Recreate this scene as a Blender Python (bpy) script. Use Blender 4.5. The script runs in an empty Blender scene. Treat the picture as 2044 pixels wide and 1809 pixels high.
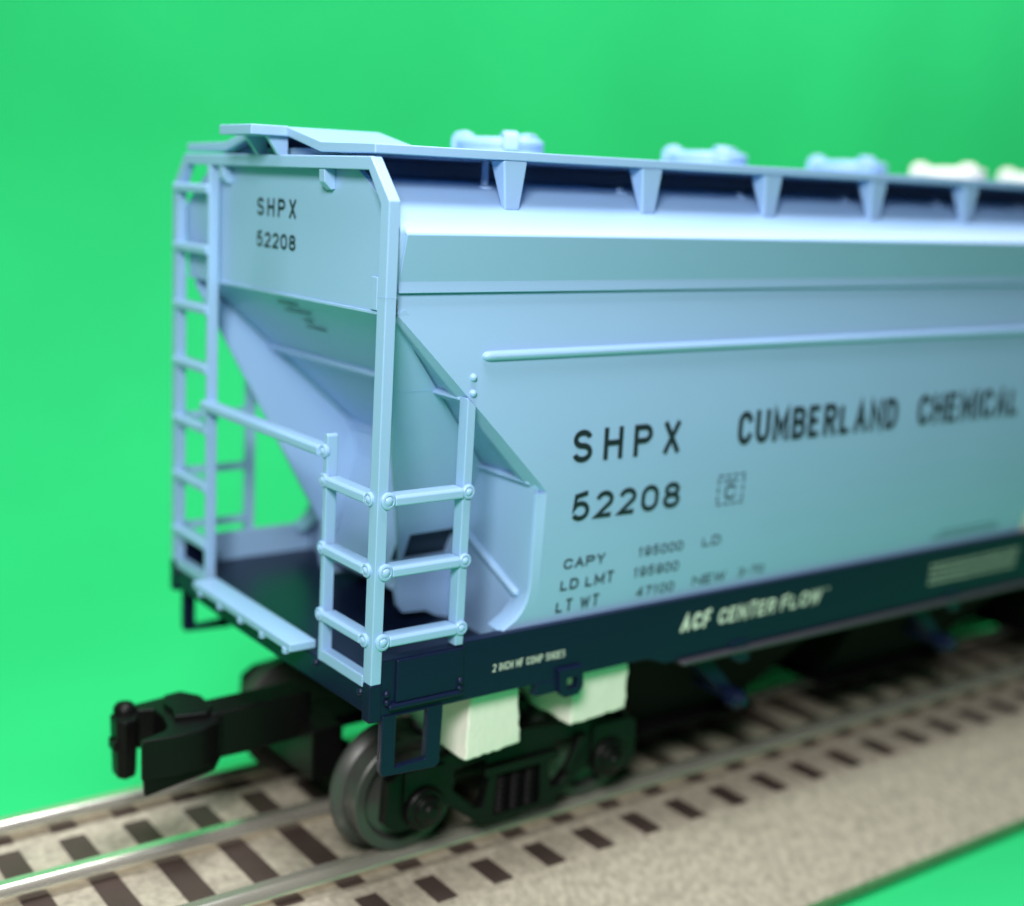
import bpy, bmesh, math, random
from mathutils import Vector, Matrix
from mathutils.geometry import tessellate_polygon

S = 0.01          # one modelling unit (about 0.9 mm on the model car) in Blender units
sc = bpy.context.scene
C = sc.collection
random.seed(4)

# ------------------------------------------------------------------ camera
cd = bpy.data.cameras.new('camera')
cam = bpy.data.objects.new('camera', cd)
C.objects.link(cam)
sc.camera = cam
Rr = Vector((0.83632747, -0.54668937, 0.04107415))
Ru = Vector((0.08729488, 0.20675989, 0.97448958))
Rf = Vector((0.54123559, 0.81140685, -0.22064216))
cam.matrix_world = Matrix(((Rr.x, Ru.x, -Rf.x, -86.002 * S), (Rr.y, Ru.y, -Rf.y, -132.609 * S),
                           (Rr.z, Ru.z, -Rf.z, 64.4506 * S), (0, 0, 0, 1)))
cd.sensor_fit = 'HORIZONTAL'
cd.sensor_width = 36.0
cd.lens = 36.0 * 2576.15 / 2044.0
cd.shift_x = (1022.0 - 788.79) / 2044.0
cd.shift_y = -(904.5 - 943.93) / 2044.0
cd.clip_start = 0.05
cd.clip_end = 60.0
cd.dof.use_dof = True
cd.dof.focus_distance = 164.0 * S
cd.dof.aperture_fstop = 1.0

# ------------------------------------------------------------------ world and lamps
w = bpy.data.worlds.new('World')
sc.world = w
w.use_nodes = True
w.node_tree.nodes['Background'].inputs[0].default_value = (0.86, 0.93, 1.0, 1)
w.node_tree.nodes['Background'].inputs[1].default_value = 0.05


def softbox(name, loc, target, sx, sy, power, col=(1, 1, 1)):
    l = bpy.data.lights.new(name, 'AREA')
    l.shape = 'RECTANGLE'
    l.size, l.size_y = sx * S, sy * S
    l.energy = power
    l.color = col
    o = bpy.data.objects.new(name, l)
    C.objects.link(o)
    p, t = Vector(loc) * S, Vector(target) * S
    o.location = p
    o.rotation_euler = (t - p).to_track_quat('-Z', 'Y').to_euler()
    return o


softbox('key_softbox', (-140, -160, 165), (15, 10, 18), 64, 64, 84, (1.0, 0.985, 0.97))
softbox('top_softbox', (-10, -15, 330), (40, 15, 0), 120, 110, 142, (0.97, 0.98, 1.0))
softbox('backdrop_fill', (500, 90, 430), (540, 330, 70), 760, 160, 295, (1, 1, 1))  # unseen lamp, added to brighten the green cloth evenly

sc.view_settings.view_transform = 'Standard'
sc.view_settings.look = 'None'
sc.view_settings.gamma = 1
sc.view_settings.exposure = 0
sc.view_settings.use_curve_mapping = False


# ------------------------------------------------------------------ materials
def mat(name, col, rough=0.4, metal=0.0, spec=0.5, bump=0.0, bscale=60.0, var=0.0, vscale=8.0, coat=0.0):
    m = bpy.data.materials.new(name)
    m.use_nodes = True
    nt = m.node_tree
    b = nt.nodes['Principled BSDF']
    b.inputs['Base Color'].default_value = (*col, 1)
    b.inputs['Roughness'].default_value = rough
    b.inputs['Metallic'].default_value = metal
    b.inputs['Specular IOR Level'].default_value = spec
    b.inputs['Coat Weight'].default_value = coat
    tc = nt.nodes.new('ShaderNodeTexCoord')
    if var > 0:
        n = nt.nodes.new('ShaderNodeTexNoise')
        n.inputs['Scale'].default_value = vscale
        n.inputs['Detail'].default_value = 6
        nt.links.new(tc.outputs['Object'], n.inputs['Vector'])
        mx = nt.nodes.new('ShaderNodeMix')
        mx.data_type = 'RGBA'
        mx.inputs['A'].default_value = (*[c * (1 - var) for c in col], 1)
        mx.inputs['B'].default_value = (*[min(1, c * (1 + var)) for c in col], 1)
        nt.links.new(n.outputs['Fac'], mx.inputs['Factor'])
        nt.links.new(mx.outputs['Result'], b.inputs['Base Color'])
        mr = nt.nodes.new('ShaderNodeMapRange')
        mr.inputs['To Min'].default_value = max(0.02, rough - 0.06)
        mr.inputs['To Max'].default_value = rough + 0.06
        nt.links.new(n.outputs['Fac'], mr.inputs['Value'])
        nt.links.new(mr.outputs['Result'], b.inputs['Roughness'])
    if bump > 0:
        n2 = nt.nodes.new('ShaderNodeTexNoise')
        n2.inputs['Scale'].default_value = bscale
        n2.inputs['Detail'].default_value = 4
        nt.links.new(tc.outputs['Object'], n2.inputs['Vector'])
        bp = nt.nodes.new('ShaderNodeBump')
        bp.inputs['Strength'].default_value = bump
        bp.inputs['Distance'].default_value = 0.002
        nt.links.new(n2.outputs['Fac'], bp.inputs['Height'])
        nt.links.new(bp.outputs['Normal'], b.inputs['Normal'])
    return m


BLUE = mat('light_blue_paint', (0.31, 0.495, 0.765), 0.36, bump=0.09, bscale=260, var=0.03, vscale=5)
NAVY = mat('navy_paint', (0.006, 0.011, 0.036), 0.30, spec=0.20, bump=0.04, bscale=160)
BLACK = mat('black_plastic', (0.004, 0.004, 0.004), 0.42, spec=0.18, bump=0.15, bscale=90, var=0.2)
INK = mat('dark_ink', (0.010, 0.020, 0.028), 0.5)
INKPALE = mat('faded_ink', (0.07, 0.15, 0.20), 0.5)
WHITEINK = mat('white_ink', (0.78, 0.78, 0.72), 0.5)
PALEINK = mat('grey_white_ink', (0.42, 0.45, 0.40), 0.5)
WHITE = mat('white_plastic', (0.80, 0.78, 0.72), 0.45)
STEEL = mat('grey_wheel_metal', (0.070, 0.069, 0.067), 0.42, metal=0.25, bump=0.05, bscale=50, var=0.15, vscale=14)
RAIL = mat('tinplate_rail', (0.82, 0.77, 0.66), 0.24, metal=0.80, bump=0.03, bscale=40, var=0.1, vscale=6)
FOAM = mat('white_foam', (0.92, 0.84, 0.79), 0.8, bump=0.4, bscale=120)
RECESS_SHADE = mat('recess_shade_blue', (0.022, 0.045, 0.075), 0.5)  # blue body colour darkened to stand in for shade inside the recess
EDGE = mat('grey_edge', (0.055, 0.050, 0.065), 0.4)  # even grey for the lower flange, lighter than the navy sill
UNDER = mat('flat_black_underframe', (0.003, 0.003, 0.003), 0.8, spec=0.08)
TIE = mat('brown_tie', (0.056, 0.037, 0.030), 0.65, bump=0.3, bscale=80, var=0.25, vscale=25)


def ballast(name, c0, c1):
    m = bpy.data.materials.new(name)
    m.use_nodes = True
    nt = m.node_tree
    b = nt.nodes['Principled BSDF']
    tc = nt.nodes.new('ShaderNodeTexCoord')
    n = nt.nodes.new('ShaderNodeTexNoise')
    n.inputs['Scale'].default_value = 75
    n.inputs['Detail'].default_value = 8
    v = nt.nodes.new('ShaderNodeTexVoronoi')
    v.inputs['Scale'].default_value = 130
    for q in (n, v):
        nt.links.new(tc.outputs['Object'], q.inputs['Vector'])
    cr = nt.nodes.new('ShaderNodeValToRGB')
    cr.color_ramp.elements[0].position = 0.3
    cr.color_ramp.elements[0].color = (*c0, 1)
    cr.color_ramp.elements[1].position = 0.68
    cr.color_ramp.elements[1].color = (*c1, 1)
    nt.links.new(n.outputs['Fac'], cr.inputs['Fac'])
    nt.links.new(cr.outputs['Color'], b.inputs['Base Color'])
    b.inputs['Roughness'].default_value = 0.62
    b.inputs['Specular IOR Level'].default_value = 0.35
    bp = nt.nodes.new('ShaderNodeBump')
    bp.inputs['Strength'].default_value = 0.22
    bp.inputs['Distance'].default_value = 0.004
    nt.links.new(v.outputs['Distance'], bp.inputs['Height'])
    nt.links.new(bp.outputs['Normal'], b.inputs['Normal'])
    return m


BALLAST = ballast('ballast_plastic', (0.285, 0.256, 0.20), (0.465, 0.42, 0.33))
GREEN = mat('green_backdrop_cloth', (0.025, 0.55, 0.175), 0.85, spec=0.15, bump=0.05, bscale=300, var=0.18, vscale=0.8)


# ------------------------------------------------------------------ mesh building (all coordinates in modelling units)
class MB:
    def __init__(self):
        self.v, self.f = [], []

    def add(self, vs, fs):
        o = len(self.v)
        self.v += [tuple(p) for p in vs]
        self.f += [tuple(i + o for i in f) for f in fs]
        return self

    def box(self, x0, x1, y0, y1, z0, z1):
        return self.add([(x, y, z) for x in (x0, x1) for y in (y0, y1) for z in (z0, z1)],
                        [(0, 1, 3, 2), (4, 6, 7, 5), (0, 4, 5, 1), (2, 3, 7, 6), (0, 2, 6, 4), (1, 5, 7, 3)])

    def hexa(self, a, b):            # a, b: matching quads
        return self.add(list(a) + list(b), [(0, 1, 2, 3), (7, 6, 5, 4), (0, 4, 5, 1), (1, 5, 6, 2), (2, 6, 7, 3), (3, 7, 4, 0)])

    def prism(self, poly, axis, a0, a1, holes=()):
        """poly: 2-D outline in the two axes other than `axis` (kept in x, y, z order)."""
        loops = [list(poly)] + [list(h) for h in holes]
        flat = [p for l in loops for p in l]
        n = len(flat)

        def P(p, a):
            q = [p[0], p[1]]
            q.insert('xyz'.index(axis), a)
            return tuple(q)
        vs = [P(p, a0) for p in flat] + [P(p, a1) for p in flat]
        fs = []
        if holes:
            tris = tessellate_polygon([[Vector((p[0], p[1], 0)) for p in l] for l in loops])
            fs += [tuple(t) for t in tris] + [tuple(i + n for i in reversed(t)) for t in tris]
        else:
            fs += [tuple(range(n)), tuple(range(2 * n - 1, n - 1, -1))]
        s = 0
        for l in loops:
            k = len(l)
            for i in range(k):
                j = (i + 1) % k
                fs.append((s + i, s + j, s + j + n, s + i + n))
            s += k
        return self.add(vs, fs)

    def lathe(self, c, axis, prof, seg=40, ang0=0.0, ang1=2 * math.pi):
        """prof: list of (radius, offset along axis); closed ends when radius 0."""
        ax = 'xyz'.index(axis)
        full = abs(ang1 - ang0 - 2 * math.pi) < 1e-6
        m = seg if full else seg + 1
        vs = []
        for r, h in prof:
            for i in range(m):
                t = ang0 + (ang1 - ang0) * i / seg
                p = [r * math.cos(t), r * math.sin(t)]
                p.insert(ax, h)
                vs.append((c[0] + p[0], c[1] + p[1], c[2] + p[2]))
        fs = []
        for k in range(len(prof) - 1):
            for i in range(seg):
                j = (i + 1) % m
                fs.append((k * m + i, k * m + j, (k + 1) * m + j, (k + 1) * m + i))
        if full:
            fs.append(tuple(range(m)))
            fs.append(tuple(range((len(prof) - 1) * m + m - 1, (len(prof) - 1) * m - 1, -1)))
        return self.add(vs, fs)

    def cyl(self, c, axis, r, h, seg=28):
        return self.lathe(c, axis, [(r, 0), (r, h)], seg)

    def bolt(self, c, axis, sgn, r):
        """bolt head: washer and domed rivet, pointing along sgn*axis."""
        return self.lathe(c, axis, [(r, -0.2 * sgn), (r, 0.28 * sgn), (r * 0.88, 0.40 * sgn), (r * 0.66, 0.42 * sgn), (r * 0.58, 0.30 * sgn),
                                    (r * 0.46, 0.46 * sgn), (r * 0.24, 0.58 * sgn), (0.01, 0.62 * sgn)], 24)

    def map(self, fn):
        self.v = [fn(*p) for p in self.v]
        return self

    def build(self, name, m, parent=None, bevel=0.0, seg=2, sharp=35, mirror=False, angle=35):
        vs = [(x, 64 - y, z) for x, y, z in self.v] if mirror else self.v
        me = bpy.data.meshes.new(name)
        me.from_pydata([(x * S, y * S, z * S) for x, y, z in vs], [], self.f)
        bm = bmesh.new()
        bm.from_mesh(me)
        bmesh.ops.remove_doubles(bm, verts=bm.verts, dist=1e-6)
        bmesh.ops.recalc_face_normals(bm, faces=bm.faces)
        bm.to_mesh(me)
        bm.free()
        me.polygons.foreach_set('use_smooth', [True] * len(me.polygons))
        me.materials.append(m)
        o = bpy.data.objects.new(name, me)
        C.objects.link(o)
        if parent:
            o.parent = parent
        if bevel > 0:
            b = o.modifiers.new('bevel', 'BEVEL')
            b.width = bevel * S
            b.segments = seg
            b.limit_method = 'ANGLE'
            b.angle_limit = math.radians(angle)
            b.harden_normals = True
        else:
            me.set_sharp_from_angle(angle=math.radians(sharp))
        return o


def thing(name, label, cat, group=None):
    o = bpy.data.objects.new(name, None)
    o.empty_display_size = 0.05
    C.objects.link(o)
    o['label'] = label
    o['category'] = cat
    if group:
        o['group'] = group
    return o


def lerp(pts, t):
    for (a, b), (c, d) in zip(pts, pts[1:]):
        if t <= c:
            return b + (d - b) * max(0.0, min(1.0, (t - a) / (c - a)))
    return pts[-1][1]


def smooth(pts, t):                    # Catmull-Rom through the points
    n = len(pts)
    for i in range(n - 1):
        if t <= pts[i + 1][0] or i == n - 2:
            p1, p2 = pts[i], pts[i + 1]
            p0 = pts[max(0, i - 1)]
            p3 = pts[min(n - 1, i + 2)]
            u = max(0.0, min(1.0, (t - p1[0]) / (p2[0] - p1[0])))
            m1 = (p2[1] - p0[1]) / (p2[0] - p0[0]) * (p2[0] - p1[0])
            m2 = (p3[1] - p1[1]) / (p3[0] - p1[0]) * (p2[0] - p1[0])
            return ((2 * u**3 - 3 * u**2 + 1) * p1[1] + (u**3 - 2 * u**2 + u) * m1
                    + (-2 * u**3 + 3 * u**2) * p2[1] + (u**3 - u**2) * m2)


# ------------------------------------------------------------------ backdrop: one seamless green cloth, floor and wall
FLOOR = -50.0


def backdrop():
    mb = MB()
    prof = [(-150, FLOOR), (-60, FLOOR), (0, FLOOR), (200, FLOOR)]
    for k in range(1, 13):
        a = k / 12 * math.pi / 2
        prof.append((200 + 130 * math.sin(a), FLOOR + 130 * (1 - math.cos(a))))
    for k in range(1, 17):
        prof.append((330, FLOOR + 130 + k * 30))
    xs = [-320 + i * 25 for i in range(69)]
    vs, fs = [], []
    for i, x in enumerate(xs):
        for j, (y, z) in enumerate(prof):
            dz = 0.0
            if z > 0:                # soft upright folds in the hanging cloth
                k = min(1, z / 90)
                y = y + k * (2.2 * math.sin(x * 0.021 + 0.8 + z * 0.004) + 1.0 * math.sin(x * 0.057 + z * 0.011) + 4.0 * math.exp(-((x - 462) / 26)**2)
                             + 0.5 * math.sin(z * 0.09 + x * 0.013))
            vs.append((x, y, z + dz))
    n = len(prof)
    for i in range(len(xs) - 1):
        for j in range(n - 1):
            fs.append((i * n + j, (i + 1) * n + j, (i + 1) * n + j + 1, i * n + j + 1))
    mb.add(vs, fs)
    o = mb.build('backdrop', GREEN, sharp=80)
    o['kind'] = 'structure'
    return o


backdrop()

# ------------------------------------------------------------------ track
TOP = -36.8            # flat top of the roadbed
RTOP = -33.6           # rail head
track = thing('model_track', 'tan plastic track section with dark brown ties and three metal rails', 'track')
X0, X1 = -330, 520
mb = MB()
# cross-section of the moulded roadbed (y, z), subdivided for a soft uneven shoulder
prof = [(-13.6, FLOOR + 0.4), (-14.6, -46.8), (-13.6, -46.2), (-8, -42.9), (-2, -39.4), (1.0, -37.5), (2.4, TOP), (9.2, TOP), (10.2, TOP + 0.7), (11.2, TOP + 0.3), (13, TOP),
        (44.9, TOP), (45.7, TOP + 0.4), (46.9, TOP + 0.6), (47.9, TOP), (54.5, TOP), (56.2, TOP - 1.2), (60, -46), (60.4, FLOOR + 0.4)]
mb.prism(prof, 'x', X0, X1)
mb.build('roadbed', BALLAST, track, bevel=0.35)
k = 0
x = 24.6 - 10.25 * 28
ti = 0
while x < 330:
    m = MB()
    for y0, y1, h, wd in ((2.1, 9.0, 0.16, 4.0), (11.4, 45.4, 0.22, 4.5), (47.0, 53.5, 0.2, 4.4)):
        j = random.uniform(-0.12, 0.12) - (wd - 4.0) / 2
        m.hexa([(x + j, y0, TOP - .5), (x + j + wd, y0, TOP - .5), (x + j + wd, y1, TOP - .5), (x + j, y1, TOP - .5)],
               [(x + j + .2, y0 + .25, TOP + h), (x + j + wd - .2, y0 + .25, TOP + h), (x + j + wd - .2, y1 - .25, TOP + h), (x + j + .2, y1 - .25, TOP + h)])
    m.build('tie', TIE, track)
    x += 10.25
    ti += 1
rp = [(-.5, -.3), (.5, -.3), (.45, 1.35), (1.5, 1.6)] + [(1.5 - .32 * t - .55 * (1 - math.cos(t * math.pi / 2)) * (t > .0), 1.75 + .85 * t + .6 * math.sin(t * math.pi / 2)) for t in (0, .2, .4, .6, .75, .9, 1.0)] + [(-(1.5 - .32 * t - .55 * (1 - math.cos(t * math.pi / 2))), 1.75 + .85 * t + .6 * math.sin(t * math.pi / 2)) for t in (1.0, .9, .75, .6, .4, .2, 0)] + [(-1.5, 1.6), (-.45, 1.35)]
for yc in (32 - 17.95, 32.0, 32 + 17.95):
    m = MB()
    m.prism([(yc + a * 1.2, TOP + .05 + b) for a, b in rp], 'x', X0, X1)
    m.build('rail', RAIL, track, sharp=32)

# ------------------------------------------------------------------ the hopper car
car = thing('hopper_car', 'light blue model covered hopper railcar with navy sill, numbered SHPX 52208', 'model railcar')
L = 300.0              # car body length

PY = [(-2, 1.5), (3.6, 1.1), (10, .70), (20, .35), (30, .40), (43, 1.05), (51, 2.0), (55, 2.6)]


def py(z):
    return smooth(PY, z)


def edge_x(z):         # outer end edge of the side panel
    if z >= 48.1:
        return 2.9
    if z >= 23.35:
        return 2.9 + (48.1 - z) * (28.0 - 2.9) / (48.1 - 23.35)
    return 28.0


def side_panel(mirror):
    mb = MB()
    zs = [3.45 + i * (51.2 - 3.45) / 44 for i in range(45)]
    zs = sorted(zs + [23.35, 48.1])
    vs, fs = [], []
    for z in zs:
        vs += [(edge_x(z), py(z), z), (edge_x(z) + 14, py(z), z), (L, py(z), z), (L, 3.5, z), (edge_x(z) + .4, 3.5, z)]
    n = 5
    for i in range(len(zs) - 1):
        for j in range(3):
            fs.append((i * n + j, i * n + j + 1, (i + 1) * n + j + 1, (i + 1) * n + j))
    mb.add(vs, fs)
    panel = mb.build('side_panel', BLUE, car, sharp=25, mirror=mirror)
    mb = MB()
    # return flange at the sloped end: outer edge to inner joint
    rows = [(edge_x(z), py(z), z, 2.95 + (48.1 - z) * (27.3 - 2.95) / 24.75, 2.2, z - .45) for z in reversed(zs) if 23.35 <= z <= 48.1]
    rows += [(edge_x(z), py(z), z, 26.75, .8, z) for z in reversed(zs) if 9.2 < z < 23]
    rows += [(28.0, py(8.8), 8.8, 26.6, .85, 8.8), (28.0, py(7.4), 7.4, 26.3, .88, 7.4), (28.0, py(6.2), 6.2, 25.6, .92, 6.0), (28.0, py(5.2), 5.2, 24.6, 1.0, 4.9),
             (28.0, py(4.4), 4.4, 23.3, 1.05, 4.1), (28.0, py(3.45), 3.45, 22.2, 1.1, 3.45)]
    vs, fs = [], []
    for a, b, c, d, e, f in rows:
        vs += [(a, b, c), (d, e, f), (d - .12, e + .22, f), (d - .12, e + .6, f), (d + .5, 5.0, f)]
    for i in range(len(rows) - 1):
        for k in range(4):
            fs.append((5 * i + k, 5 * i + 5 + k, 5 * i + 6 + k, 5 * i + 1 + k))
    mb.add(vs, fs)
    mb.build('panel_edge', BLUE, panel, sharp=25, mirror=mirror)
    return panel


panels = [side_panel(False), side_panel(True)]
for pn, mir in zip(panels, (False, True)):
    m = MB()            # long horizontal stiffening rib, round ended
    z0, r = 42.55, .68
    n = 10
    vs, fs = [], []
    for xx, kk in ((16.0, .05), (16.15, .55), (16.6, .9), (17.2, 1.0), (L - 2, 1.0)):
        for i in range(n + 1):
            a = math.pi * i / n
            vs.append((xx, py(z0) + .15 - (.95 * math.sin(a) + .0) * kk, z0 + r * math.cos(a) * kk))
    for k in range(4):
        for i in range(n):
            fs.append((k * (n + 1) + i, (k + 1) * (n + 1) + i, (k + 1) * (n + 1) + i + 1, k * (n + 1) + i + 1))
    fs.append(tuple(range(n + 1)))
    m.add(vs, fs)
    m.build('stiffening_rib', BLUE, pn, mirror=mir, sharp=60)
    for zz in (39.85, 37.8):
        m = MB()
        m.lathe((14.6, py(zz) + .05, zz), 'y', [(.55, 0), (.5, -.25), (.3, -.5), (.02, -.58)], 16)
        m.build('rivet', BLUE, pn, mirror=mir, sharp=60)

# roof shell with overhanging fascia
half = [(2.3, 50.75), (1.30, 50.85), (1.52, 52.25), (0.02, 58.05), (.16, 58.3), (2.6, 59.95), (5, 61.4), (8, 63.0), (12.6, 64.55), (22, 65.2), (22, 67.1), (12.9, 67.35), (12.9, 68.3), (32, 68.3)]  # deep slot under the walk is made up, shaped to keep that band dark
full = half + [(64 - a, b) for a, b in reversed(half[:-1])]
mb = MB()
mb.prism(full, 'x', 2.83, L)
roof = mb.build('roof', BLUE, car, bevel=.10, seg=2, angle=15)

# end sheet (flat wall under the roof, above the slope)
hs = [(2.3, 48.0), (1.75, 51.3), (0.25, 58.2), (0.5, 58.9), (2.8, 60.6), (5.3, 62.35), (8.4, 64.4), (10.4, 65.6), (14, 66.2), (32, 66.6)]
mb = MB()
mb.prism(hs + [(64 - a, b) for a, b in reversed(hs[:-1])], 'x', 2.0, 2.84)
end_sheet = mb.build('end_sheet', BLUE, car, bevel=.12)
m = MB()
m.box(1.62, 2.02, 4.6, 6.1, 48.4, 52.6)
m.build('cover_strip', BLUE, end_sheet, bevel=.15)
m = MB()
m.box(1.75, 2.05, 2.2, 61.8, 47.85, 48.25)
m.build('lower_lip', BLUE, end_sheet, bevel=.1)
for yy in (16.9, 47.1):  # hooked brackets under the top bar
    m = MB()
    m.prism([(.2, 65.7), (2.05, 65.7), (2.05, 63.0), (1.4, 62.9), (.3, 63.9)], 'y', yy - .75, yy + .75)
    m.build('bracket', BLUE, end_sheet, bevel=.18)

# slope sheet and cross ribs
mb = MB()
mb.add([(3.0, 1.6, 48.3), (3.0, 62.4, 48.3), (26.9, 62.4, 24.4), (26.9, 1.6, 24.4), (4.0, 1.6, 48.8), (4.0, 62.4, 48.8), (27.9, 62.4, 24.9), (27.9, 1.6, 24.9)],
       [(0, 1, 2, 3), (7, 6, 5, 4), (0, 4, 5, 1), (1, 5, 6, 2), (2, 6, 7, 3), (3, 7, 4, 0)])
slope = mb.build('slope_sheet', BLUE, car)
for sx, sz, hh in ((14.15, 36.95, .8), (26.5, 24.4, .7)):
    m = MB()
    m.prism([(sx - hh * 1.3, sz - .1), (sx - hh * .9, sz + .45), (sx + .6, sz + hh), (sx + 1.4, sz - 1.0), (sx + .3, sz - hh * 1.1)], 'y', 1.9, 62.1)
    m.build('cross_rib', BLUE, slope, bevel=.15)
# bulkhead below the slope
mb = MB()
mb.box(26.5, 27.3, 1.2, 62.8, -.8, 24.6)
bulk = mb.build('bulkhead', BLUE, car)
for mir in (False, True):
    m = MB()
    a, b = Vector((26.5, 17.3, 14.2)), Vector((26.5, 3.2, 7.7))
    d = (b - a).normalized()
    nn = Vector((0, -d.z, d.y)) * .62
    vs = []
    for p, kk in ((a, 1), (b - d * .5, 1), (b, .4)):
        for t in range(7):
            an = math.pi * t / 6
            vs.append(tuple(p + nn * math.cos(an) * kk + Vector((-.7 * math.sin(an) * kk, 0, 0))))
    m.add(vs, [(k * 7 + t, (k + 1) * 7 + t, (k + 1) * 7 + t + 1, k * 7 + t + 1) for k in range(2) for t in range(6)] + [tuple(range(14, 21))])
    m.build('diagonal_rib', BLUE, bulk, mirror=mir, sharp=60)

# leaning gusset plates that carry the slope sheet, near one with its oblong recess
up = [(2.4, 46.9), (3.0, 48.0), (26.6, 24.4), (26.6, 8.4), (17.35, 8.4), (17.35, 9.4), (5.2, 40.0)]
low = [(26.6, 8.4), (17.35, 8.4), (17.1, 4.2), (17.5, 2.1), (18.4, 1.0), (22.6, .75), (24.4, -.3), (26.6, -.9)]
hole = [(17.6, 9.5), (17.5, 13.9), (26.35, 14.1), (26.4, 9.6)]


def lean(z):
    return 24.0 - .44 * max(z, 8.4)


for mir in (False, True):
    m = MB()
    m.prism(up, 'y', 0, .9, [] if mir else [hole])
    m.prism(low, 'y', 0, .9)
    m.map(lambda x, y, z: (x, lean(z) + y, z))
    g = m.build('gusset_plate', BLUE, car, mirror=mir, sharp=12)
    if mir:
        continue
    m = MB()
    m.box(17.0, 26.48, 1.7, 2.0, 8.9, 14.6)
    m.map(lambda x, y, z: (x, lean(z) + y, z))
    m.build('recess', RECESS_SHADE, g, mirror=mir)  # back panel of the hole, its shade put into the colour
    m = MB()
    m.box(6.4, 12.9, -.05, .2, 37.12, 37.30)
    m.map(lambda x, y, z: (x, lean(z) + y, z))
    m.build('seam', BLUE, g, mirror=mir)
# slanting wall between the gusset plates, its lower edge above the deck
m = MB()
yy = 32 - 11.3
m.prism([(26.6, 20.0), (19.92, 8.4), (17.5, 4.2), (18.3, 3.6), (26.6, 3.0), (26.6, 8.4)], 'y', yy, 64 - yy)
m.map(lambda x, y, z: (x, 32 + (y - 32) * (32 - lean(z) - (2.2 if y < 32 else .9)) / 11.3, z))
m.build('hopper_skirt', BLUE, car, bevel=.3)

# deck, sills
m = MB()
m.box(.4, L, 1.5, 62.5, -2.2, -.8)
m.build('deck', NAVY, car)
for mir in (False, True):
    m = MB()
    m.prism([(1.7, 3.15), (14.9, 3.15), (14.9, 3.62), (L, 3.62), (L, -6.4), (54, -6.4), (50, -5.0), (1.7, -5.0)], 'y', 0, 1.75)
    sill = m.build('side_sill', NAVY, car, bevel=.14, mirror=mir)
    m = MB()
    m.box(57, L, -1.0, 1.6, -7.1, -6.45)
    m.build('lower_flange', EDGE, sill, bevel=.18, mirror=mir)
    m = MB()           # step plate with bottom lip at the corner
    m.box(3.85, 14.75, -.42, .3, -3.0, 3.02)
    m.build('step_plate', NAVY, sill, bevel=.22, mirror=mir)
    m = MB()
    m.box(2.6, 14.7, -.85, .3, -3.75, -3.0)
    m.build('plate_lip', NAVY, sill, bevel=.25, mirror=mir)
    for bx, bz in ((2.5, -1.6), (2.6, -2.75), (14.2, -1.7), (14.2, -2.7)):
        m = MB()
        m.lathe((bx, -.02 if bx < 5 else -.4, bz), 'y', [(.5, .2), (.48, -.25), (.25, -.45), (.02, -.5)], 14)
        m.build('bolt', NAVY, sill, mirror=mir, sharp=60)
    m = MB()           # corner casting
    m.box(-.15, 1.75, -.12, 1.8, -5.3, -.05)
    m.build('corner_casting', NAVY, sill, bevel=.2, mirror=mir)
    m = MB()           # stirrup step
    m.prism([(1.95, -4.6), (1.95, -12.5), (2.3, -13.3), (10.9, -13.75), (11.6, -13.2), (11.75, -4.6)], 'y', -.3, .9,
            [[(4.15, -4.95), (9.3, -4.95), (9.2, -12.15), (4.2, -12.35)]])
    m.build('stirrup_step', NAVY, car, bevel=.18, mirror=mir)
    m = MB()           # jacking eye under the sill
    m.prism([(31.9, -3.3), (36.5, -3.3), (36.7, -6.6), (35.9, -7.7), (33.2, -7.8), (32.2, -6.8)], 'y', -.75, .6, [[(33.5, -4.9), (35.5, -4.9), (35.5, -6.5), (33.6, -6.6)]])
    m.box(28.2, 32.3, -.1, 1.4, -6.9, -4.9)
    m.build('jacking_eye', NAVY, car, bevel=.2, mirror=mir)
    m = MB()           # blue inner flange of the body along the deck
    m.box(5.5, 26, 1.78, 2.3, -.8, 4.25 if mir else 2.5)
    m.build('inner_flange', BLUE, car, bevel=.1, mirror=mir)
# end sill
m = MB()
m.prism([(1.7, -.85), (62.3, -.85), (62.3, -3.9), (58, -4.3), (40, -4.6), (24, -4.6), (6, -4.3), (1.7, -4.3)], 'x', .02, 1.6)
m.build('end_sill', NAVY, car, bevel=.15)
for yy in (2.4, 14.3, 30.0, 47.6, 49.8, 61.6):
    m = MB()
    m.lathe((.05, yy, -1.65), 'x', [(.55, .2), (.5, -.3), (.25, -.5), (.02, -.55)], 14)
    m.build('end_sill_bolt', NAVY, car, sharp=60)

# end frame: corner posts, bends and top bar
H1, H2, B = 62.04, 67.25, 4.57
m = MB()
out = [(0, -.05), (0, H1), (B, H2), (64 - B, H2), (64, H1), (64, -.05), (62, -.05), (62, H1 - .5), (59.0, H2 - 1.65), (5.0, H2 - 1.65), (2, H1 - .5), (2, -.05)]
m.prism(out, 'x', 0, 1.65)
frame = m.build('end_frame', BLUE, car, bevel=.16)
m = MB()
m.box(-.03, 1.68, -.03, 2.03, 50.4, 50.48)
m.build('mould_line', BLUE, frame)

RZ = [5.84, 15.34, 24.8, 34.42, 43.7, 52.94, 62.13]


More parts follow.
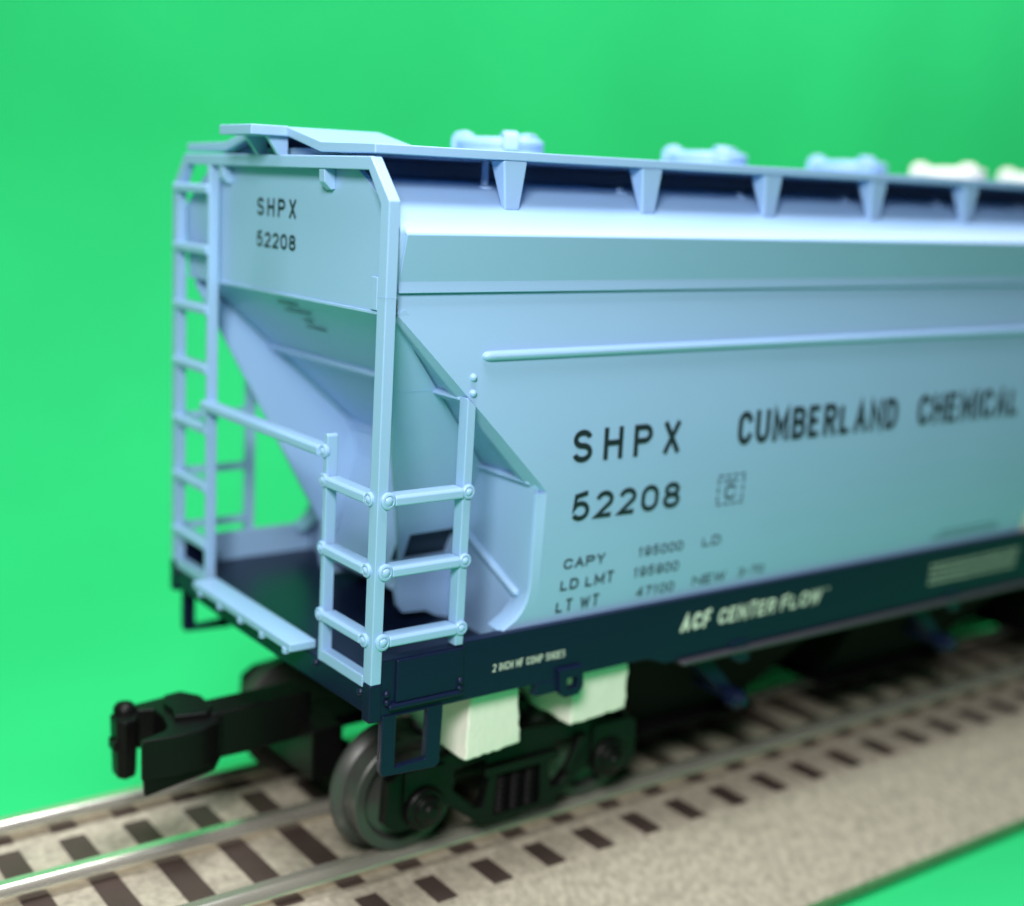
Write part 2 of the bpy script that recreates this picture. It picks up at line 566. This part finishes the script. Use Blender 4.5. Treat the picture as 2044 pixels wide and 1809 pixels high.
def rung_end(y0, y1, z, mir, bolts):      # rung lying across the car end
    m = MB()
    a, b = (y0 + .9 if bolts else y0), (y1 - .9 if bolts else y1)
    m.prism([(-.45, z - .62), (-.45, z + .30), (-.15, z + .62), (1.72, z + .62), (1.72, z - .3), (.1, z - .82), (-.25, z - .82)], 'y', a, b)
    m.map(lambda x, y, zz: (x, y, zz))
    r = m.build('ladder_rung', BLUE, car, bevel=.14, mirror=mir)
    if bolts:
        for yy in (y0, y1):
            m = MB()
            m.box(-.25, .3, min(yy, (y0 + y1) / 2 if yy == y0 else yy - 1.3), max(yy, yy + 1.3 if yy == y0 else yy), z - .5, z + .45)
            m.bolt((-.02, yy, z), 'x', -1, .95)
            m.build('rung_bolt', BLUE, r, mirror=mir, sharp=40)


def rung_side(x0, x1, z, mir):
    m = MB()
    m.prism([(-.45, z - .62), (-.45, z + .30), (-.15, z + .62), (1.95, z + .62), (1.95, z - .3), (.1, z - .82), (-.25, z - .82)], 'x', x0 + 1.0, x1 - .9)
    vs = m.v
    m.v = [(x, y, zz) for x, y, zz in vs]
    r = m.build('ladder_rung', BLUE, car, bevel=.14, mirror=mir)
    for xx in (x0, x1):
        m = MB()
        m.box(xx if xx == x0 else xx - 1.3, xx + 1.3 if xx == x0 else xx, -.25, .3, z - .5, z + .45)
        m.bolt((xx, -.02, z), 'y', -1, 1.12 if xx == x0 else .98)
        m.build('rung_bolt', BLUE, r, mirror=mir, sharp=40)


# near end ladder (three rungs) and far end ladder (seven rungs, full height)
m = MB()
m.prism([(12.85, -.95), (12.85, 30.9), (13.1, 31.15), (13.55, 31.15), (13.85, 30.85), (13.85, -.95)], 'x', 0, 1.7)
m.build('ladder_stile', BLUE, car, bevel=.16)
m = MB()
m.box(0, 1.7, 50.15, 51.15, -.95, 65.9)
m.build('ladder_stile', BLUE, car, bevel=.16)
for z in RZ[:3]:
    rung_end(1.78, 13.35, z, False, True)
for z in RZ:
    rung_end(1.0, 13.6, z, True, False)
for mir in (False, True):
    m = MB()
    m.box(-.05, 1.7, 2.0, 12.9, -.9, .75)
    m.build('foot_bar', BLUE, car, bevel=.2, mirror=mir)
    m = MB()           # side ladder stile, its top cut to the slope of the panel
    m.prism([(13.35, 3.3), (13.35, 37.35), (14.75, 36.1), (14.75, 3.3)], 'y', 0, 1.9)
    m.build('ladder_stile', BLUE, car, bevel=.16, mirror=mir)
    for z in RZ[:3]:
        rung_side(1.52, 14.1, z, mir)
# handrail across the end
m = MB()
m.prism([(-.85, 28.2), (-.85, 29.1), (-.5, 29.5), (1.3, 29.5), (1.3, 28.6), (-.2, 27.95), (-.6, 27.95)], 'y', 14.2, 51.3)
hr = m.build('handrail', BLUE, car, bevel=.16)
m = MB()
m.box(-.3, .4, 13.3, 14.8, 28.3, 29.2)
m.bolt((-.02, 13.5, 28.75), 'x', -1, .95)
m.build('rail_bolt', BLUE, hr, sharp=40)
# brake step platform on the end sill
m = MB()
m.box(-3.25, 1.0, 16.0, 48.3, -.25, 1.0)
pl = m.build('end_platform', BLUE, car, bevel=.22)
for yy in (17.6, 24.6, 31.6, 38.6, 45.6):
    m = MB()
    m.box(-3.45, -2.6, yy - .45, yy + .45, -.85, .1)
    m.build('platform_clip', BLUE, pl, bevel=.15)
# gusset plate closing the far top corner of the frame, and bulb of the air line bracket
for mir in (False, True):
    m = MB()
    m.prism([(13.9, 31.3), (14.7, 31.3), (12.2, 33.5)], 'x', 1.2, 1.5)

# ------------------------------------------------------------------ roof walk
WT, WB = 68.78, 67.62
for mir in (False, True):
    m = MB()
    m.prism([(4.45, WB), (4.45, WT), (13.4, WT), (13.4, WB)], 'x', 0.55, L)
    wk = m.build('running_board', BLUE, car, bevel=.14, mirror=mir)
    for bx in (22.5, 47.2, 72.6, 98.0, 123.4, 148.8, 174.2, 199.6, 225.0, 250.4, 275.8):
        m = MB()
        m.hexa([(bx - 2.0, 4.55, WB), (bx + 2.0, 4.55, WB), (bx + 2.0, 7.6, WB), (bx - 2.0, 7.6, WB)],
               [(bx - 1.25, 4.75, 61.2), (bx + 1.25, 4.75, 61.2), (bx + 1.25, 5.6, 61.3), (bx - 1.25, 5.6, 61.3)])
        m.build('support_bracket', BLUE, wk, bevel=.3, seg=3, mirror=mir)
        m = MB()
        m.lathe((bx + .3, 11.6, 63.8), 'z', [(1.3, 0), (1.2, .35), (.55, .6), (.5, 3.7 if bx < 30 else 1.0)], 16)
        m.build('support_peg', BLUE, wk, mirror=mir)
# transverse walk at the end, raised over the ridge
m = MB()
pr = [(4.5, WB + .02), (4.5, WT + .02), (17.7, 69.02), (27.1, 70.98), (36.9, 70.98), (46.3, 69.02), (59.5, WT + .02), (59.5, WB + .02), (46.2, 67.7), (37.3, 69.68), (26.7, 69.68), (17.8, 67.7)]
m.prism(pr, 'x', .5, 15.4)
m.build('cross_walk', BLUE, car, bevel=.14)
m = MB()
m.box(-4.9, .8, 27.1, 36.8, 69.72, 71.05)
m.build('end_walk', BLUE, car, bevel=.14)
for yy in (28.6, 34.8):
    m = MB()
    m.prism([(-2.0, 69.8), (1.4, 69.8), (1.4, 67.0), (.2, 66.9)], 'y', yy - .4, yy + .4)
    m.build('walk_bracket', BLUE, car, bevel=.1)

# ------------------------------------------------------------------ roof hatches
def hatch(cx, mtl, label=None):
    m = MB()
    m.lathe((cx, 32, 66.5), 'z', [(6.9, 0), (6.9, 3.3), (6.6, 3.4), (6.5, 3.6), (6.8, 3.7), (6.8, 4.5), (6.3, 4.9), (4, 5.1), (1.6, 5.2), (.02, 5.2)], 40)
    h = m.build('hatch_cover', mtl, car, sharp=50)
    if label:
        h['label'] = label
    for k in range(3):
        a = math.radians(6 + 120 * k)
        ca, sa = math.cos(a), math.sin(a)
        m = MB()
        m.prism([(3.9, 71.2), (4.6, 72.1), (5.6, 72.5), (7.0, 72.3), (7.6, 71.5), (7.7, 69.4), (6.6, 69.4), (6.4, 70.8)], 'y', -1.2, 1.2)
        m.map(lambda x, y, z: (cx + x * ca - y * sa, 32 + x * sa + y * ca, z))
        m.build('hatch_clamp', mtl, h, bevel=.4, seg=3)


for cx in (40.8, 86.5, 125.0):
    hatch(cx, BLUE)
for cx in (157.0, 188.0):
    hatch(cx, WHITE, 'white hatch cover')
for cx in (225.0, 262.0):
    hatch(cx, BLUE)
m = MB()
m.prism(full, 'x', L - .02, L + 1.0)
m.map(lambda x, y, z: (x, 32 + (y - 32) * .995, z - .05))
m.build('far_end_cap', BLUE, car)
m = MB()
m.box(L - .6, L + .4, 2, 62, -5, 58)
m.build('far_end_wall', BLUE, car)

# ------------------------------------------------------------------ lettering
def E(cx, cy, rx, ry, a0, a1, n=18):
    return [(cx + rx * math.cos(math.radians(a0 + (a1 - a0) * i / n)), cy + ry * math.sin(math.radians(a0 + (a1 - a0) * i / n))) for i in range(n + 1)]


ROUND = E(.5, .64, .5, .36, 0, 180) + E(.5, .36, .5, .36, 180, 360) + [(1, .64)]
STROKES = {                # centre lines of a plain gothic alphabet in a unit box
    'A': [[(0, 0), (.5, 1), (1, 0)], [(.2, .34), (.8, .34)]],
    'B': [[(.5, .53), (0, .53), (0, 1)] + E(.58, .765, .37, .235, 90, -90), [(0, .6), (0, 0)] + E(.58, .265, .42, .265, -90, 90) + [(.4, .53)]],
    'C': [[(1, .70)] + E(.5, .66, .5, .34, 8, 180) + E(.5, .34, .5, .34, 180, 352) + [(1, .30)]],
    'D': [[(0, .5), (0, 1)] + E(.45, .6, .55, .4, 90, 0, 10) + E(.45, .4, .55, .4, 0, -90, 10) + [(0, 0), (0, .55)]],
    'E': [[(1, 1), (0, 1), (0, 0), (1, 0)], [(0, .52), (.86, .52)]],
    'F': [[(1, 1), (0, 1), (0, 0)], [(0, .52), (.86, .52)]],
    'H': [[(0, 0), (0, 1)], [(1, 0), (1, 1)], [(0, .52), (1, .52)]],
    'I': [[(.5, 0), (.5, 1)]],
    'L': [[(0, 1), (0, 0), (1, 0)]],
    'M': [[(0, 0), (0, 1), (.5, .22), (1, 1), (1, 0)]],
    'N': [[(0, 0), (0, 1), (1, 0), (1, 1)]],
    'O': [ROUND], '0': [ROUND],
    'P': [[(0, 0), (0, 1)] + E(.58, .74, .42, .26, 90, -90) + [(0, .48)]],
    'R': [[(0, 0), (0, 1)] + E(.58, .75, .42, .25, 90, -90) + [(0, .5)], [(.5, .5), (1, 0)]],
    'S': [E(.5, .755, .47, .245, 12, 270) + E(.5, .255, .5, .255, 90, -168)],
    'T': [[(0, 1), (1, 1)], [(.5, 1), (.5, 0)]],
    'U': [[(0, 1)] + E(.5, .36, .5, .36, 180, 360) + [(1, 1)]],
    'W': [[(0, 1), (.25, 0), (.5, .92), (.75, 0), (1, 1)]],
    'X': [[(0, 0), (1, 1)], [(0, 1), (1, 0)]],
    'Y': [[(0, 1), (.5, .45), (1, 1)], [(.5, .45), (.5, 0)]],
    '1': [[(.1, .78), (.62, 1), (.62, 0)]],
    '2': [E(.5, .71, .48, .29, 172, -32) + [(.0, .0), (1, 0)]],
    '3': [E(.5, .755, .44, .245, 165, -90) , E(.5, .255, .5, .255, 90, -165)],
    '4': [[(.74, 0), (.74, 1), (0, .3), (1, .3)]],
    '5': [[(.93, 1), (.16, 1), (.06, .5)] + E(.46, .335, .5, .335, 128, -150)],
    '7': [[(0, 1), (1, 1), (.35, 0)]],
    '8': [E(.5, .765, .43, .235, -90, 270), E(.5, .265, .5, .265, 90, 450)],
    '9': [E(.5, .68, .48, .32, 0, 360), [(.98, .68)] + E(.5, .42, .48, .42, 0, -150)],
    '-': [[(0.1, .48), (.9, .48)]],
}
WID = {'M': 1.22, 'W': 1.35, 'I': 0.0, '1': .62, 'L': .86, 'E': .9, 'F': .86, '-': .7, ' ': .3, 'N': 1.05, 'A': 1.1}


def stroke(mb, pts, t, place, lift):
    """one pen stroke of width t with mitred joints, as a flat strip."""
    P = [Vector(p) for p in pts]
    P = [p for i, p in enumerate(P) if i == 0 or (p - P[i - 1]).length > 1e-4]
    L_, R_ = [], []
    for i, p in enumerate(P):
        d0 = (p - P[i - 1]).normalized() if i else None
        d1 = (P[i + 1] - p).normalized() if i < len(P) - 1 else None
        d0 = d0 or d1
        d1 = d1 or d0
        n0, n1 = Vector((-d0.y, d0.x)), Vector((-d1.y, d1.x))
        b = n0 + n1
        b = b.normalized() if b.length > 1e-3 else n0
        k = t / 2 / max(.38, b.dot(n0))
        L_.append(p + b * k)
        R_.append(p - b * k)
    n = len(P)
    mb.add([place(q.x, q.y, lift) for q in L_] + [place(q.x, q.y, lift) for q in R_], [(i, i + 1, n + i + 1, n + i) for i in range(n - 1)])


def fit(mb, txt, a0, a1, z0, z1, place, t=.15, shear=0.0, gap=.30):
    """set txt in the box a0..a1, z0..z1; t and gap are shares of the letter height."""
    h = z1 - z0
    tt, g = t * h, gap * h
    ws = [WID.get(c, 1.0) for c in txt]
    tot = (a1 - a0) - g * (len(txt) - 1) - tt * len(txt)
    u = tot / sum(ws)
    x, li = a0, 0
    for c, wc in zip(txt, ws):
        for pl in STROKES.get(c, []):
            q = []
            for px_, pz_ in pl:
                zz = tt / 2 + pz_ * (h - tt)
                xx = x + tt / 2 + (px_ * wc * u if wc else 0)
                if c in 'AMNWXYV7' and pz_ in (0, 1):
                    zz += (1 if pz_ else -1) * tt * .0
                if pl[0] == (px_, pz_) or pl[-1] == (px_, pz_):
                    if pz_ in (0, 1) and c not in '27EL':
                        zz = pz_ * h
                q.append((xx + shear * (zz - h / 2), z0 + zz))
            stroke(mb, q, tt, place, .004 * (li % 5))
            li += 1
        x += wc * u + tt + g


def on_panel(x, z, lift=0):
    return (x, py(z) - .06 - lift, z)


def on_sill(x, z, lift=0):
    return (x, -.05 - lift, z)


def on_end(y, z, lift=0):              # the end sheet is read from outside: text runs towards -y
    return (1.94 - lift, 64 - y, z)


near = panels[0]


def letters(name, items, place, m, parent, **kw):
    for it in items:
        k = dict(kw)
        if len(it) > 5:
            k.update(it[5])
        mb = MB()
        fit(mb, it[0], it[1], it[2], it[3], it[4], place, **k)
        mb.build(name, m, parent)


letters('lettering', [('SHPX', 32.2, 53.2, 26.95, 31.65)], on_panel, INK, near, t=.185, gap=.45)
letters('lettering', [('52208', 32.75, 54.1, 18.4, 22.45)], on_panel, INK, near, t=.19, gap=.24)
letters('lettering', [('CAPY', 32.3, 40.2, 11.4, 12.95), ('LD LMT', 32.1, 42.4, 8.15, 9.85), ('LT WT', 31.7, 40.0, 4.85, 6.6)], on_panel, INK, near, t=.20, gap=.18)
letters('lettering', [('195000', 46.7, 56.0, 11.4, 12.95), ('LD', 60.2, 64.2, 11.4, 12.95), ('195900', 46.2, 55.6, 8.2, 9.8), ('47100', 47.4, 55.2, 4.95, 6.5),
                      ('NEW', 59.2, 66.5, 5.1, 6.65), ('3-70', 69.3, 75.3, 5.2, 6.6)], on_panel, INK, near, t=.17, gap=.2)
letters('lettering', [('CUMBERLAND', 65.4, 104.4, 26.95, 32.2), ('CHEMICAL', 110.0, 140.2, 27.0, 32.3)], on_panel, INK, near, t=.19, gap=.13)
# dashed square symbol with a C
mb = MB()


def dash(mb, place, a0, a1, z0, z1):
    mb.add([place(a0, z0), place(a1, z0), place(a1, z1), place(a0, z1)], [(0, 1, 2, 3)])


for t in range(4):
    a = 62.2 + t * 1.6
    dash(mb, on_panel, a, a + 1.0, 17.7, 18.0)
    dash(mb, on_panel, a, a + 1.0, 22.25, 22.55)
for t in range(3):
    a = 18.3 + t * 1.4
    dash(mb, on_panel, 62.1, 62.45, a, a + .9)
    dash(mb, on_panel, 67.6, 67.95, a, a + .9)
for t in range(5):
    dash(mb, on_panel, 63.4 + t * .62, 63.85 + t * .62, 21.3, 21.7)
fit(mb, 'C', 63.8, 66.2, 18.5, 20.9, on_panel, t=.16)
mb.build('stencil_mark', INK, near)


def scribble(mb, place, a0, a1, z0, z1, seedv, lo=.35, hi=1.0, gap=.25):
    """a row of tiny print too small to read: short uneven dashes."""
    r = random.Random(seedv)
    a = a0
    while a < a1:
        b = min(a1, a + r.uniform(lo, hi))
        dash(mb, place, a, b, z0, z1)
        a = b + gap


mb = MB()
scribble(mb, on_panel, 120, 140.5, 5.2, 5.7, 3)
scribble(mb, on_panel, 122, 140.0, 6.2, 6.6, 5)
mb.build('small_print', INKPALE, near)
mb = MB()
mb.add([on_panel(148.0, 3.6), on_panel(153.0, 3.6), on_panel(156.0, 14.0), on_panel(151.0, 14.0)], [(0, 1, 2, 3)])
mb.build('white_stripe', WHITEINK, near)
sill0 = [o for o in car.children if o.name.startswith('side_sill')][0]
letters('sill_lettering', [('2 INCH HF COMP SHOES', 20.1, 33.25, -1.66, -.52)], on_sill, WHITEINK, sill0, t=.125, gap=.12)
letters('sill_lettering', [('ACF', 56.6, 63.2, -1.75, .98, {'t': .24, 'gap': .14}), ('CENTER', 64.9, 78.1, -1.75, .72), ('FLOW', 79.5, 89.4, -1.75, .72), ('TM', 90.3, 91.3, .3, .75)],
        on_sill, WHITEINK, sill0, t=.20, gap=.14, shear=.17)
mb = MB()
for i in range(4):
    scribble(mb, on_sill, 119.2 + .05 * i, 146.3 + .3 * i, -2.9 + i * 1.08, -2.38 + i * 1.08, 20 + i, .4, 1.5, .3)
mb.build('small_print', PALEINK, sill0)
# end sheet lettering
letters('end_lettering', [('SHPX', 25.8, 37.5, 58.75, 61.3)], on_end, INK, end_sheet, t=.18, gap=.42)
letters('end_lettering', [('52208', 25.8, 37.5, 54.3, 56.5)], on_end, INK, end_sheet, t=.19, gap=.24)


def on_slope(y, d, lift=0):            # d = distance below the lip along x
    return (2.8 + d - .06, 64 - y, 48.2 - d - .06)


mb = MB()
for (y0, y1, d) in ((36.2, 30.3, 1.6), (36.0, 28.3, 2.7), (32.6, 29.6, 3.9), (33.4, 27.6, 5.0)):
    scribble(mb, on_slope, 64 - y0, 64 - y1, d, d + .42, int(d * 10), .3, .9, .18)
mb.build('small_print', INKPALE, slope)

# ------------------------------------------------------------------ hopper outlets under the body
m = MB()
m.box(64, L - 20, 26, 38, -27, -2.5)
m.build('centre_sill', UNDER, car, bevel=.3)
for ox in (74, 131, 196):
    m = MB()
    m.hexa([(ox - 24, 3, -6), (ox + 24, 3, -6), (ox + 24, 61, -6), (ox - 24, 61, -6)],
           [(ox - 18, 16, -25), (ox + 16, 16, -25), (ox + 16, 48, -25), (ox - 18, 48, -25)])
    m.box(ox - 20, ox + 18, 13, 51, -26.0, -25)
    ot = m.build('outlet_gate', UNDER, car, bevel=.3)
    for mir in (False, True):
        m = MB()
        m.prism([(ox - 6, -5.2), (ox - 1.8, -5.2), (ox - 1.2, -9), (ox - 3.0, -9.2), (ox - 5.4, -8.2)], 'y', -.4, 3.2)
        m.build('gate_bracket', NAVY, ot, bevel=.25, mirror=mir)
        m = MB()
        m.cyl((ox - 1.5, 2.0, -16.2), 'y', .8, 12)
        m.lathe((ox - 1.5, 2.6, -16.2), 'y', [(1.7, 0), (1.7, -2.0), (1.1, -2.4), (.9, -3.2)], 12)
        m.hexa([(ox - 13, 4, -6.4), (ox - 8, 4, -6.4), (ox - 8, 8, -6.4), (ox - 13, 8, -6.4)], [(ox - 3, 3, -15.6), (ox, 3, -15.6), (ox, 6, -15.6), (ox - 3, 6, -15.6)])
        m.build('gate_shaft', NAVY, ot, bevel=.15, mirror=mir)

# ------------------------------------------------------------------ truck, wheels, coupler
AX = (15.3, 51.3)
AZ = -24.6


def make_truck(ox, flip):
    m = MB()
    m.box(29.5, 37.5, 12, 52, -21.5, -13.5)       # bolster
    m.cyl((33.5, 32, -14), 'z', 7, 7)
    m.box(8, 30, 28, 36, -19.5, -17.5)            # tongue towards the coupler
    m.box(5.8, 11.2, 24.5, 39.5, -25.5, -17.2)
    tr = m.build('truck', BLACK, car, bevel=.3)
    for mir in (False, True):
        m = MB()
        outer = [(9.2, -19.6), (11.5, -18.2), (17.5, -17.6), (24, -17.0), (33.5, -16.2), (43, -17.0), (49, -17.6), (55, -18.2), (57.4, -19.6), (57.8, -26.2), (55.8, -27.8),
                 (50, -27.6), (47, -25.6), (40.3, -30.6), (26.5, -30.6), (19.8, -25.6), (16.8, -27.8), (10.8, -27.8), (8.8, -26.2)]
        h1 = [(21.0, -20.4), (26.2, -19.6), (27.6, -22.4), (26.6, -27.4), (25.0, -27.2), (20.8, -23.4)]
        h2 = [(66.6 - a, b) for a, b in reversed(h1)]
        hc = [(29.2, -21.0), (37.4, -21.0), (37.8, -29.3), (28.8, -29.3)]
        m.prism(outer, 'y', 8.4, 10.4, [h1, h2, hc])
        fr = m.build('side_frame', BLACK, tr, bevel=.28, mirror=mir)
        for ax in AX:
            m = MB()
            m.lathe((ax, 8.5, AZ), 'y', [(3.4, 0), (3.4, -1.0), (2.9, -1.5), (2.4, -1.5), (2.2, -2.2), (1.2, -2.6), (1.0, -3.0), (.02, -3.1)], 24)
            m.box(ax - 3.6, ax + 3.6, 7.9, 9.5, AZ + 1.5, AZ + 6.2)
            m.build('journal_box', BLACK, tr, bevel=.2, mirror=mir)
        for sxx in (30.6, 33.4, 36.2):
            m = MB()
            pr = []
            for i in range(33):
                pr.append((1.15 + .25 * math.cos(i * math.pi / 2), -29.2 + i * .25))
            m.lathe((sxx, 9.6, 0), 'z', pr, 12)
            m.build('spring', BLACK, tr, mirror=mir, sharp=60)
        m = MB()
        m.prism([(44.5, -19.5), (46.2, -19.5), (43.2, -24.8), (41.6, -24.8)], 'y', 7.4, 8.4)
        m.box(26.0, 40.5, 7.6, 8.5, -22.4, -20.9)
        m.build('brake_strap', BLACK, tr, bevel=.15, mirror=mir)
    for ax in AX:
        for mir in (False, True):
            m = MB()
            # tread radius 9, flange at the inside of the rail
            m.lathe((ax, 0, AZ), 'y', [(5.0, 14.2), (6.6, 14.0), (7.3, 12.7), (8.75, 12.6), (9.0, 12.9), (9.12, 15.9), (9.5, 16.4), (10.35, 16.9), (10.45, 17.5), (10.1, 18.1), (8.5, 18.3), (7.0, 17.9), (3, 17.9)], 64)
            m.lathe((ax, 0, AZ), 'y', [(.02, 13.5), (5.05, 14.3), (5.05, 16)], 40)
            m.build('wheel', STEEL, tr, mirror=mir, sharp=30)
        m = MB()
        m.cyl((ax, 9, AZ), 'y', 1.3, 46)
        m.build('axle', BLACK, tr)
    return tr


t1 = make_truck(0, False)
# second truck far along the car, copied with its parts
t2 = t1.copy()
C.objects.link(t2)
t2.parent = car
for ch in list(t1.children):
    c = ch.copy()
    C.objects.link(c)
    c.parent = t2
t2.location.x = (L - 66.6) * S

# coupler: shank and head with hooked knuckle
m = MB()
m.prism([(-8.5, -13.6), (8.5, -13.2), (8.5, -20.4), (-1.5, -20.9), (-8.5, -20.9)], 'y', 29.6, 35.2)
cp = m.build('coupler', BLACK, car, bevel=.35, seg=3)
m = MB()               # head seen from above (x, y): hooked throat between guard plate and knuckle
head = [(-20.7, 26.4), (-16.0, 25.9), (-12.0, 26.1), (-8.6, 27.6), (-6.8, 29.6), (-6.9, 36.5), (-8.1, 38.8), (-10.4, 40.3), (-16.6, 39.5), (-17.4, 38.4), (-17.2, 37.0),
        (-14.9, 36.3), (-14.7, 33.4), (-15.3, 30.2), (-16.4, 28.6), (-19.0, 27.7), (-20.7, 27.3)]
m.prism(head, 'z', -20.2, -14.0)
hd = m.build('coupler_head', BLACK, cp, bevel=.25, seg=2)
m = MB()
m.prism([(-14.0, 30.6), (-9.2, 29.6), (-7.5, 31.6), (-7.3, 36.2), (-9.4, 39.2), (-12.2, 38.8), (-13.4, 36.0), (-13.2, 33.2)], 'z', -14.2, -13.1)
m.build('locking_cap', BLACK, hd, bevel=.3, seg=2)
m = MB()
m.prism([(-20.7, -14.1), (-8.6, -14.0), (-7.4, -14.6), (-7.3, -20.0), (-8.8, -21.8), (-20.4, -22.6)], 'y', 0, 1.0)
m.map(lambda x, y, z: (x, 26.3 + y + (max(0, x + 12.5) * .42 if x > -12.5 else 0), z))
m.build('guard_plate', BLACK, cp, bevel=.25, seg=2)
m = MB()
m.prism([(-21.1, 38.2), (-21.2, 35.3), (-20.2, 34.1), (-18.2, 34.7), (-17.3, 36.4), (-16.7, 39.3), (-18.6, 39.6)], 'z', -23.6, -14.3)
m.map(lambda x, y, z: (-19.2 + (x + 19.2) * (.86 if z < -20 else 1), 37 + (y - 37) * (.86 if z < -20 else 1), z))
m.box(-21.6, -20.0, 35.2, 37.6, -19.2, -17.4)
kn = m.build('knuckle', BLACK, cp, bevel=.35, seg=3)
m = MB()
m.lathe((-18.7, 38.2, -14.6), 'z', [(1.7, 0), (1.7, .9), (1.3, 1.5), (.6, 1.8), (.02, 1.85)], 20)
m.build('knuckle_pin', BLACK, kn, sharp=60)

# ------------------------------------------------------------------ foam packing blocks wedged between truck and body
def foam(name, label, x0, x1, z0, z1, y0, seedv, taper):
    r = random.Random(seedv)
    m = MB()
    nx, ny, nz = 12, 40, 12
    vs = {}

    def P(i, j, k):
        key = (i, j, k)
        if key not in vs:
            u, v, t = i / nx, j / ny, k / nz
            x = x0 + (x1 - x0) * u + (taper * (1 - t) * (u - .2))
            y = y0 + 58 * v
            z = z0 + (z1 - z0) * t + .8 * (u * (1 - t))
            e = .15 if (i in (0, nx)) + (j in (0, ny)) + (k in (0, nz)) > 1 else .04
            vs[key] = len(m.v)
            m.v.append((x + r.uniform(-e, e), y + r.uniform(-e, e), z + r.uniform(-e, e)))
        return vs[key]
    for a in range(nx):
        for b in range(ny):
            for k in (0, nz):
                m.f.append((P(a, b, k), P(a + 1, b, k), P(a + 1, b + 1, k), P(a, b + 1, k)))
        for c in range(nz):
            for j in (0, ny):
                m.f.append((P(a, j, c), P(a + 1, j, c), P(a + 1, j, c + 1), P(a, j, c + 1)))
    for b in range(ny):
        for c in range(nz):
            for i in (0, nx):
                m.f.append((P(i, b, c), P(i, b + 1, c), P(i, b + 1, c + 1), P(i, b, c + 1)))
    o = m.build(name, FOAM, bevel=.3, angle=60)
    o['label'] = label
    o['category'] = 'foam block'
    o['group'] = 'foam blocks wedged under the railcar'
    return o


foam('foam_block', 'white foam packing block nearer the coupler, just right of the stirrup step, ragged right edge', 19.0, 27.0, -16.1, -2.6, 3.0, 1, 1.9)
foam('foam_block', 'white foam packing block farther along, behind the small jacking eye under the sill', 38.2, 48.9, -14.6, -2.6, 3.0, 2, .5)
